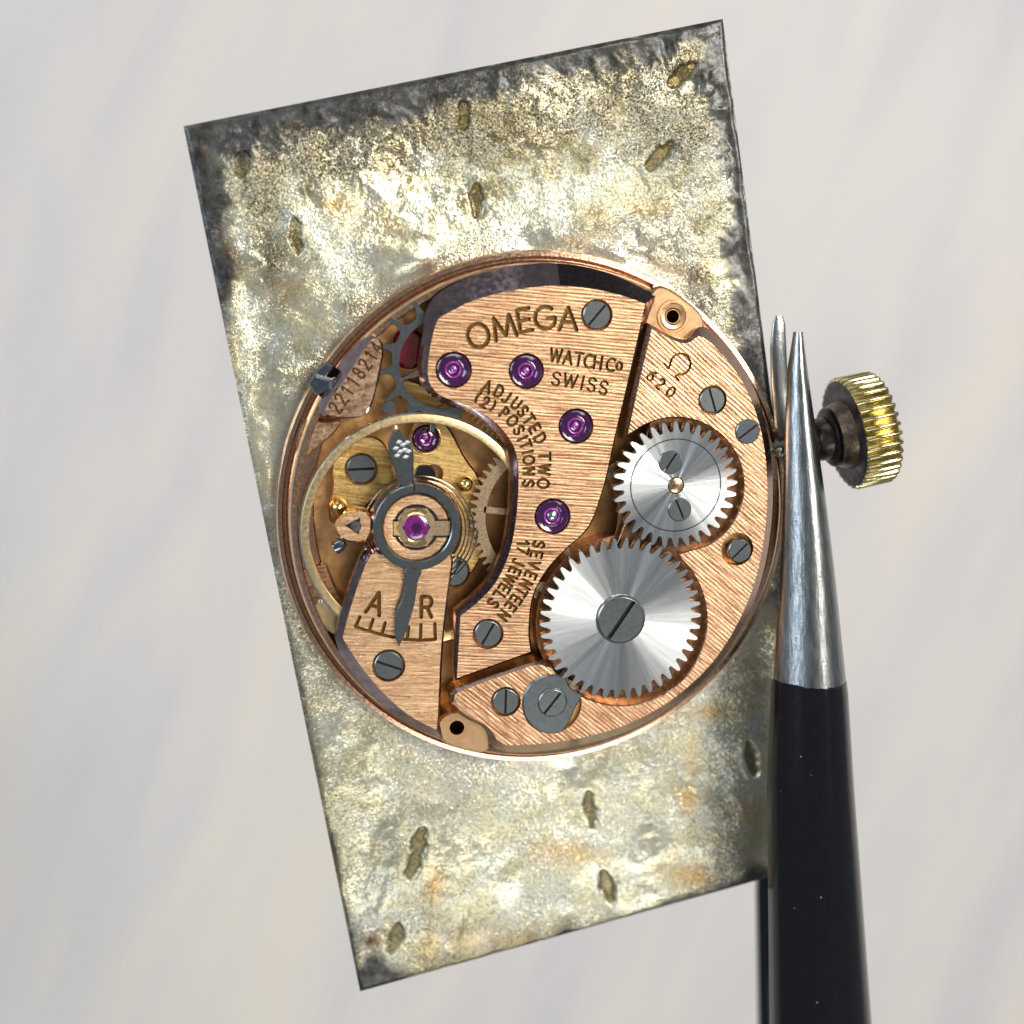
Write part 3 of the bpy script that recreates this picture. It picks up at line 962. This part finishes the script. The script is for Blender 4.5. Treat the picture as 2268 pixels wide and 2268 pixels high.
# --- gears
def gear_loop(px, py, rt, rr, nteeth, z, phase=0.0, skew=0.0, sharpn=.5, pts=8):
    """toothed outline (photograph pixels at its own centre) turned into pixels by the local scale: a true circle in place"""
    c = W(px, py, z); k = MM(px, py, z)
    out = []
    step = 2 * math.pi / nteeth
    sh = [(-.50, 0), (-.36, .03), (-.27, .30), (-.20, .68), (-.11, .95), (0, 1.0), (.11, .95), (.20, .68), (.27, .30), (.36, .03)]
    for t in range(nteeth):
        for a, h in sh:
            an = phase + (t + a + skew * h) * step
            r = (rr + (rt - rr) * h) * k
            out.append((c.x + r * math.cos(an), c.y + r * math.sin(an)))
    return c, k, out


def gear(name, px, py, rt, rr, nteeth, zt, zb, mtop, mflank, parent, phase=0, skew=0, inner=0, bev=.02):
    c, k, lp = gear_loop(px, py, rt, rr, nteeth, zt, phase, skew)
    n = len(lp)
    ri = max(inner, .01) * k
    L = np.array(lp)
    Ls = c.xy + Vector((0, 0)) if False else None
    cen = np.array((c.x, c.y))
    d = L - cen
    rad = np.hypot(d[:, 0], d[:, 1])[:, None]
    Lin = cen + d * (1 - bev / rad)
    mid = (rr - (rt - rr) * .25) * k
    vs, fs, fm = [], [], []
    inn = [cen + ri * dd / r_ for dd, r_ in zip(d, rad)]
    md = [cen + mid * dd / r_ for dd, r_ in zip(d, rad)]
    for lo, z in ((inn, zt), (md, zt), (Lin, zt), (Lin, zt), (L, zt - bev), (L, zt - bev), (L, zb), (inn, zb)):
        vs += [(p[0], p[1], z) for p in lo]
    for a, b, mi in ((0, 1, 0), (1, 2, 0), (3, 4, 1), (5, 6, 1), (6, 7, 1), (7, 0, 1)):
        for i in range(n):
            j = (i + 1) % n
            fs.append((a * n + i, b * n + i, b * n + j, a * n + j)); fm.append(mi)
    return obj(name, vs, fs, mtop, parent, c, sharp=25, mats=[mtop, mflank], fm=fm)


RW = gear('ratchet_wheel', *RWH, 184, 161, 42, ZW, 1.78, M_SUN, M_TOOTH, MOV, phase=.05, skew=-.12)
CW = gear('crown_wheel', *CWH, 143, 119, 32, ZW, 1.78, M_SUN, M_TOOTH, MOV, phase=.02, skew=.10)
cc = W(*CWH, ZW); kc = MM(*CWH, ZW)
lathe('groove', [(102.2 * kc, .004), (104.2 * kc, .004)], M_SLOT, CW, cc, 96)
lathe('core_disc', [(0, .010), (101 * kc, .010), (102.4 * kc, -.01)], M_SUN, CW, cc, 96)
lathe('centre_pin', [(0, .03), (15 * kc, .03), (17 * kc, .012), (17 * kc, .0)], M_EDGE, CW, cc, 24)
lathe('pin_shadow_gap', [(17 * kc, .013), (19 * kc, .013)], M_SLOT, CW, cc, 24)
screw(1485, 1024, 27, 57, ZW + .06, CW)
screw(1506, 1129, 27, -68, ZW + .06, CW)
screw(*RWH, 56, 56, ZW + .10, RW, M_STEELD)

# --- click with its screw
ck = arc(1223, 1560, 63, 62, 292, 26) + [(1262, 1592), (1272, 1566), (1288, 1541), (1288, 1541), (1268, 1532), (1256, 1518)]
CK = plate('click', ck, 2.07, 1.85, M_STEEL, MOV, 3, 1, .06, M_STEELD, M_STEELD)
screw(1224, 1557, 33, 52, 2.13, CK, M_STEELD)

# --- wheels seen below the bridges
CEN = gear('centre_wheel', 1224, 1145, 188, 172, 64, 1.22, 1.10, M_WHEEL, M_WHEEL, MOV, inner=150)
kk = MM(1224, 1145, 1.2)
for a in (173, 113, 233, 293):
    q = math.radians(a)
    c = W(1224, 1145, 1.21)
    p1, p2 = [Vector((c.x + r * kk * math.cos(q), c.y + r * kk * math.sin(q), 1.19)) for r in (30, 155)]
    w = Vector((-math.sin(q), math.cos(q), 0)) * 7 * kk
    vs = [p1 + w, p1 - w, p2 - w, p2 + w]
    vs = [v + Vector((0, 0, .03)) for v in vs] + [v - Vector((0, 0, .06)) for v in vs]
    obj('spoke', vs, [(0, 1, 2, 3), (0, 3, 7, 4), (1, 5, 6, 2), (2, 6, 7, 3), (0, 4, 5, 1)], M_WHEEL, CEN, c, smooth=False)
gear('third_wheel', 1164, 826, 158, 146, 70, 1.02, .92, M_BRASS, M_BRASS, MOV, inner=110)
cb_ = W(1378, 1376, 1.25); kb_ = MM(1378, 1376, 1.25)
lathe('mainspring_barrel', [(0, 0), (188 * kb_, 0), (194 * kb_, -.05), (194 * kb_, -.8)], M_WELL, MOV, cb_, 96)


def escape_wheel():
    px, py, z = 984, 806, 1.28
    c = W(px, py, z); k = MM(px, py, z)
    lp = []
    nt = 15
    st = 2 * math.pi / nt
    for t in range(nt):
        a = t * st + .13
        for da, r in ((0, 116), (.18, 116), (.30, 120), (.38, 130), (.46, 151), (.60, 154), (.585, 146), (.60, 130), (.68, 120), (.82, 116)):
            lp.append((px + r * math.cos(a + da * st), py - r * math.sin(a + da * st)))
    e = plate('escape_wheel', lp, z, z - .1, M_REG, MOV, .8, 1, .02, M_STEELD, M_STEELD, holes=[(px, py, 100, 0)], smooth_it=0, origin=c)
    for q in (math.radians(200), math.radians(290), math.radians(20), math.radians(110)):
        p1, p2 = [Vector((c.x + r * k * math.cos(q), c.y + r * k * math.sin(q), z - .05)) for r in (10, 103)]
        tube('spoke', [p1, p2], 5 * k, M_STEEL, e, 6)


escape_wheel()
# red pallet stone and its setting beside the bridge
st = [(882, 742), (900, 735), (930, 742), (934, 785), (918, 812), (886, 806), (876, 775)]
plate('pallet_stone', st, 1.05, .5, M_GARN, MOV, 9, 1.2, .4, M_GARN, M_GARN)
plate('pallet_fork', [(880, 850), (905, 840), (955, 868), (985, 892), (960, 905), (915, 890), (885, 880)], .85, .5, M_GOLDPL, MOV, 4, 1, .1, M_EDGE, M_EDGE)
tube('banking_pin', [W(862, 902, .5), W(862, 902, 1.15)], .22, M_STEELD, MOV, 16)

# --- plates below the balance
pb = [(742, 1080), (735, 1030), (760, 985), (800, 965), (845, 975), (860, 1010), (872, 1060), (905, 1078), (915, 1010), (908, 960), (925, 925), (975, 930), (1000, 960), (1025, 1015), (1062, 1060), (1075, 1130), (1072, 1210), (1045, 1270), (1000, 1300), (960, 1300),
      (940, 1230), (930, 1130), (880, 1110), (850, 1120), (820, 1100), (790, 1150), (760, 1180), (735, 1160), (730, 1120)]
PB = plate('pallet_bridge', pb, .85, .45, M_GOLDPL, MOV, 4, 1, .1, M_EDGE, M_EDGE, holes=[(943, 971, 31, .3), (800, 1039, 37, .2), (1006, 1267, 36, .2), (960, 1050, 22, .3)], mhole=M_FLOOR)
screw(800, 1039, 33, 3, .86)
screw(1006, 1267, 33, 60, .86)
jewel(943, 971, 28, .86)
pit = plate('setting_slot', [(922, 1030), (965, 1035), (962, 1075), (920, 1072)], .90, .5, M_DARK, MOV, 3, 1, .05, M_STEELD, M_STEELD)
ledge = arc(1172, 1118, 522, 158, 196, 16) + arc(1172, 1118, 480, 196, 158, 16)
plate('side_ledge', ledge, .75, .45, M_RIM, MOV, 3, 1, .1, M_EDGE, M_RIM)
ledge = arc(1172, 1118, 524, 196, 214, 10) + arc(1172, 1118, 470, 214, 196, 10)
plate('side_ledge', ledge, .62, .45, M_FLAG, MOV, 4, 1, .1, M_BRIGHT, M_RIM)
ledge = [(672, 925), (720, 940), (760, 930), (735, 960), (700, 990), (672, 1012), (655, 1010)]
plate('side_ledge', ledge, 1.0, .45, M_FLAG, MOV, 4, 1, .1, M_EDGE, M_RIM)
ledge = [(690, 1345), (715, 1330), (745, 1345), (758, 1385), (748, 1408), (722, 1395)]
plate('side_ledge', ledge, .9, .45, M_BRIM, MOV, 6, 1, .2, M_BRIGHT, M_RIM)

# --- balance wheel, hairspring
BX, BY = 928, 1175
cb = W(BX, BY, 1.45); kb = MM(BX, BY, 1.45)
BW = lathe('balance_wheel', [(240 * kb, -.12), (240 * kb, .10), (242 * kb, .125), (256 * kb, .125), (259 * kb, .105), (261 * kb, .06), (261 * kb, -.12), (240 * kb, -.12)], M_BRIM, MOV, cb, 128)
lathe('rim_flank', [(259.2 * kb, .108), (262.5 * kb, .06), (262.5 * kb, -.13)], M_BRIGHT, BW, cb, 128)
for a in (103, 283):
    q = math.radians(a)
    p1, p2 = [Vector((cb.x + r * kb * math.cos(q), cb.y + r * kb * math.sin(q), cb.z - .06)) for r in (8, 240)]
    tube('arm', [p1, p2], [.16, .10], M_BRIM, BW, 8)
hp = []
for i in range(420):
    t = i / 419
    a = t * 2 * math.pi * 11
    r = (34 + 96 * t) * kb
    hp.append((cb.x + r * math.cos(a), cb.y + r * math.sin(a), cb.z + .06))
tube('hairspring', hp, .03, M_BLUE, MOV, 5, origin=cb)
for x, y, r in ((749, 1123, 20), (1030, 1072, 18)):
    c = W(x, y, 1.02); k = MM(x, y, 1.0)
    lathe('gold_pin', [(0, r * k), (r * .5 * k, r * .87 * k), (r * .87 * k, r * .5 * k), (r * k, 0), (r * .8 * k, -r * .6 * k), (r * .5 * k, -r * k), (r * .5 * k, -.6)], M_BRASS, MOV, c, 20)

# --- regulator on the cock
c = W(923, 1167, 2.12); k = MM(923, 1167, 2.12)
RG = lathe('regulator', [(77 * k, -.1), (77 * k, .10), (79 * k, .12), (94 * k, .12), (96.5 * k, .09), (96.5 * k, -.1)], M_REG, MOV, c, 90)
ptr = [(896, 1262), (902, 1285), (893, 1330), (881, 1350), (878, 1385), (879, 1415), (884, 1427), (884, 1427), (891, 1415), (902, 1385), (914, 1345), (920, 1312), (922, 1285), (935, 1264), (915, 1255)]
plate('pointer', ptr, 2.24, 2.10, M_REG, RG, 3, 1, .05, M_STEELD, M_STEELD)
tail = [(887, 1078), (880, 1045), (868, 1018), (863, 995), (866, 970), (876, 954), (884, 956), (896, 968), (909, 985), (913, 1005), (912, 1040), (915, 1072)]
TL = plate('index_tail', tail, 2.24, 2.10, M_REG, RG, 4, 1, .07, M_STEELD, M_STEELD)
for x, y in ((884, 979), (902, 980), (877, 993), (896, 996), (905, 1000), (880, 1009), (899, 1012), (887, 1000), (893, 985)):
    p = W(x, y, 2.243)
    q = MM(x, y, 2.24)
    a, b = Vector((7.5 * q, 2 * q, 0)), Vector((-1.5 * q, 4.5 * q, 0))
    obj('facet', [p + a, p + b, p - a, p - b, p + Vector((0, 0, .03))], [(0, 1, 4), (1, 2, 4), (2, 3, 4), (3, 0, 4)], M_FACET, TL, p, smooth=False)
lathe('ring_joint', [(0, 0)], M_SLOT, RG, c, 3) if False else None
p = W(918, 1080, 2.245)
obj('slit', [p + Vector((x * k, y * k, 0)) for x, y in ((-2, -10), (2, -10), (2, 10), (-2, 10))], [(0, 1, 2, 3)], M_SLOT, RG, p, smooth=False)
# cap in the middle: two copper half plates, spring clip and jewel
cp = W(922, 1168, 2.06); kp = MM(922, 1168, 2.06)
CP = lathe('shock_cap', [(0, -.02), (40 * kp, -.02), (44 * kp, 0), (72 * kp, 0), (75 * kp, -.04)], M_COCK, MOV, cp, 64)
lathe('cap_ring', [(75 * kp, -.05), (77 * kp, -.05)], M_SLOT, CP, cp, 64)


def bar(name, x0, x1, y0, y1, z, m, parent, h=.05):
    q = [W(x, y, z) for x, y in ((x0, y1), (x1, y1), (x1, y0), (x0, y0))]
    vs = q + [v - Vector((0, 0, h)) for v in q]
    return obj(name, vs, [(0, 1, 2, 3), (0, 4, 5, 1), (1, 5, 6, 2), (2, 6, 7, 3), (3, 7, 4, 0)], m, parent, q[0], smooth=False)


bar('clip_groove', 870, 999, 1150, 1190, 2.064, M_SLOT, CP, .02)
bar('clip_arm', 960, 997, 1154, 1186, 2.075, M_WHEEL, CP)
bar('clip_arm', 872, 890, 1156, 1186, 2.075, M_GOLDPL, CP)
lathe('clip_ring', [(49 * kp, .012), (44 * kp, .015), (44 * kp, .045), (31 * kp, .05), (30 * kp, .0)], M_WHEEL, CP, cp, 6)
lathe('clip_groove', [(45 * kp, .006), (52 * kp, .006)], M_SLOT, CP, cp, 48)
for a0 in (55, 235):
    lathe('clip_lobe', [(30 * kp, .05), (33 * kp, .07), (41 * kp, .07), (43 * kp, .05)], M_BRASS, CP, cp, 10, math.radians(a0), math.radians(a0 + 70))
jj = lathe('jewel', [(0, .10), (12 * kp, .10), (22 * kp, .085), (28 * kp, .05), (29 * kp, -.04)], M_RUBYD, MOV, cp, 32)
lathe('oil_sink', [(0, .105), (9 * kp, .105), (12 * kp, .101)], M_RUBY, jj, cp, 20)

# --- stud holder
sh = [(744, 1170), (752, 1152), (781, 1130), (820, 1136), (820, 1193), (779, 1200), (754, 1188)]
SH = plate('stud_holder', sh, 2.02, 1.5, M_COCK, MOV, 5, 1.6, .2, M_EDGE, M_RIM, smooth_it=1)
tri = [W(x, y, 2.026) for x, y in ((764, 1164), (798, 1146), (795, 1184))]
cen = sum(tri, Vector()) / 3
obj('stud_hole', tri + [cen - Vector((0, 0, .0)) + Vector((0, 0, .03))] + [t for t in tri], [(0, 1, 2)], M_SLOT, SH, cen, smooth=False)
lathe('stud', [(0, .06), (9 * k, .05), (12 * k, .0)], M_STEELD, SH, W(789, 1166, 2.028), 16)
tube('stud_screw', [W(762, 1200, 1.75), W(752, 1207, 1.72), W(741, 1213, 1.70)], [.16, .24, .23], M_BLUE, MOV, 16)

# ================================================================== crown with its stem
A0, A1 = W(1868, 962, 1.0), W(1946, 945, 1.0)
ax = (A1 - A0).normalized()
e1 = Vector((0, 0, 1)); e2 = ax.cross(e1).normalized(); e1 = e2.cross(ax).normalized()
kR = MM(1900, 960, 1.0)
CR = thing('winding_crown', A0, 'ribbed yellow gold winding crown on a dark stem gripped by the tweezers', 'watch crown')
M_GOLD = plain('crown_gold', (.74, .64, .34), 1, .19, .3, 3, .06, 5)
M_GRIME = plain('grimy_crown_back', (.055, .048, .055), .4, .42, .9, 3, 1.0, 4)
M_HUB = plain('worn_crown_hub', (.15, .11, .08), .8, .34, .95, 3, 1.0, 3)


M_NECK = plain('tarnished_neck', (.075, .06, .05), .8, .30, .8, 3, .8, 3)


def axial(name, prof, m, n=48, teeth=0, depth=0.0):
    """turned on the crown's axis: prof = [(distance along the axis, radius)] in mm"""
    vs, fs = [], []
    k = teeth * 8 if teeth else n
    for d, r in prof:
        for i in range(k):
            a = 2 * math.pi * i / k
            rr = r
            if teeth:
                rr = r - depth * (.5 - .5 * math.cos(teeth * a)) ** 1.6 * (1 if abs(r) > .3 else 0)
            vs.append(A0 + ax * d + (e1 * math.cos(a) + e2 * math.sin(a)) * rr)
    for j in range(len(prof) - 1):
        for i in range(k):
            i2 = (i + 1) % k
            fs.append((j * k + i, (j + 1) * k + i, (j + 1) * k + i2, j * k + i2))
    return obj(name, vs, [f[::-1] for f in fs], m, CR, A0, sharp=50)


LEN = (A1 - A0).length
RC = 126 * kR
axial('ribbed_band', [(.02, RC - .10), (.03, RC - .04), (.10, RC), (LEN - .08, RC), (LEN, RC - .06), (LEN + .03, RC - .16), (LEN + .08, .25), (LEN + .08, 0)], M_GOLD, 64, 36, .26)
axial('back_face', [(.03, 0), (.03, RC * .75), (0, RC * .9), (.03, RC - .12)], M_GRIME, 64)
axial('hub', [(-.05, 0), (-.46, 0), (-.46, RC * .42), (-.42, RC * .52), (-.2, RC * .58), (.04, RC * .62)], M_HUB, 48)
axial('gasket', [(-.58, RC * .26), (-.64, RC * .46), (-.55, RC * .52), (-.45, RC * .45), (-.44, RC * .3)], M_DARK, 40)
axial('tube', [(-1.75, .3), (-1.7, .62), (-1.25, .72), (-1.1, .60), (-.95, .74), (-.5, .76)], M_NECK, 32)
axial('stem', [(-5.2, .0), (-5.2, .24), (-.4, .24)], M_STEELD, 24)
c = W(1727, 1002, 1.25)
lathe('stem_pin', [(0, .17), (.09, .14), (.15, .06), (.17, 0), (.12, -.12), (.08, -.4)], M_BRIGHT, MOV, c, 16)

# ================================================================== tweezers
TW = thing('tweezers', W(1800, 1900, 0), 'steel tweezers with black coated arms and bare pointed tips gripping the crown stem', 'tweezers')
mt, nt, bs = mat('ground_tool_steel')
v = objco(nt, math.radians(-84), (.5, 9, 9))
gr = noise(nt, v, 1.0, 4, .7, .3)
nt.links.new(ramp(nt, gr, [(.3, (.22, .25, .26)), (.7, (.52, .54, .54))]), bs.inputs['Base Color'])
setin(bs, Metallic=1.0, Roughness=.27)
n1 = bump(nt, bs, gr, .35, .03)
bump(nt, bs, noise(nt, objco(nt), 12, 3, .6), .2, .02, n1)
M_TIP = mt
M_COAT = plain('black_epoxy_coating', (.004, .0045, .007), 0, .15, .3, 3, .03, 3, .25, .55, .3)
_nt = M_COAT.node_tree
_vo = nd(_nt, 'ShaderNodeTexVoronoi')                       # dust specks on the coating
setin(_vo, Scale=1.1)
_nt.links.new(objco(_nt), _vo.inputs['Vector'])
_mx = nd(_nt, 'ShaderNodeMix', data_type='RGBA')
_nt.links.new(maprange(_nt, _vo.outputs['Distance'], .028, .05, .6, 0), _mx.inputs[0])
_old = _nt.nodes['Principled BSDF'].inputs['Base Color'].links[0].from_socket
_nt.links.new(_old, _mx.inputs[6]); _mx.inputs[7].default_value = (.28, .28, .27, 1)
_nt.links.new(_mx.outputs[2], _nt.nodes['Principled BSDF'].inputs['Base Color'])


def arm(name, rows, m, parent, sec, jitter=0.0):
    """rows: (py, px_left, px_right, z centre, depth/width)"""
    vs, fs = [], []
    n = len(sec)
    for py, xl, xr, z, asp in rows:
        a, b = W(xl, py, z), W(xr, py, z)
        c = (a + b) / 2
        hw = (b - a).length / 2
        ux = (b - a).normalized()
        for sx, sz in sec:
            vs.append(c + ux * (sx * hw) + Vector((0, 0, sz * hw * asp)))
    for i in range(len(rows) - 1):
        for k_ in range(n):
            k2 = (k_ + 1) % n
            fs.append((i * n + k_, i * n + k2, (i + 1) * n + k2, (i + 1) * n + k_))
    if jitter:                                   # ragged start of the coating
        jr = random.Random(3)
        for k_ in range(n):
            vs[k_] = vs[k_] + Vector((0, jitter * (jr.random() - .5), 0))
    fs.append(tuple(range(n))[::-1])
    fs.append(tuple((len(rows) - 1) * n + q for q in range(n)))
    return obj(name, vs, fs, m, parent, vs[0], sharp=42)


def lerp_rows(keys, n=40):
    ys = np.linspace(keys[0][0], keys[-1][0], n)
    K = np.array(keys, float)
    return [(y,) + tuple(np.interp(y, K[:, 0], K[:, j]) for j in range(1, K.shape[1])) for y in ys]


# D-shaped section: rounded outer face with a soft ridge right of the middle, flat inner face
SEC = []
for i in range(25):
    x = math.cos(math.pi * i / 24)
    t = abs(x - .06) / (.94 if x > .06 else 1.06)
    SEC.append((x, (1 - t ** 1.8) ** .68 - .25))
SEC += [(-1, -.55), (-.8, -.72), (.8, -.72), (1, -.55)]
SECB = [(x, -z) for x, z in SEC][::-1]

front_tip = [(735, 1759, 1779, 1.72, 1.0), (760, 1756, 1782, 1.76, 1.0), (816, 1748, 1790, 1.86, .95), (870, 1747, 1797, 1.92, .9), (922, 1744, 1805, 1.98, .85), (1025, 1743, 1820, 2.10, .8), (1100, 1742, 1831, 2.2, .8),
             (1200, 1740, 1844, 2.35, .8), (1307, 1736, 1857, 2.5, .8), (1420, 1730, 1869, 2.68, .8), (1518, 1725, 1880, 2.85, .8)]
arm('front_tip', lerp_rows(front_tip, 48), M_TIP, TW, SEC)
front_arm = [(1512, 1722, 1881, 2.86, .82), (1530, 1721, 1884, 2.88, .82), (1744, 1713, 1898, 3.2, .82), (1900, 1716, 1910, 3.45, .82), (2268, 1722, 1938, 4.0, .82), (2700, 1725, 1972, 4.7, .8)]
arm('front_grip', lerp_rows(front_arm, 48), M_COAT, TW, SEC, .10)
back_tip = [(700, 1716, 1732, .22, 1.0), (712, 1710, 1736, .2, 1.0), (766, 1704, 1738, .16, 1.0), (850, 1706, 1742, .1, 1.0), (940, 1712, 1760, .0, 1.0), (1000, 1715, 1775, -.1, 1.0), (1080, 1712, 1785, -.75, .9), (1150, 1706, 1790, -1.45, .8), (1300, 1700, 1800, -2.0, .8), (1518, 1688, 1808, -2.5, .8)]
arm('back_tip', lerp_rows(back_tip, 48), M_TIP, TW, SECB)
back_arm = [(1512, 1686, 1810, -2.5, .82), (1744, 1676, 1816, -3.0, .82), (1955, 1667, 1822, -3.4, .82), (2268, 1671, 1840, -3.9, .82), (2700, 1690, 1870, -4.6, .8)]
arm('back_grip', lerp_rows(back_arm, 30), M_COAT, TW, SECB)
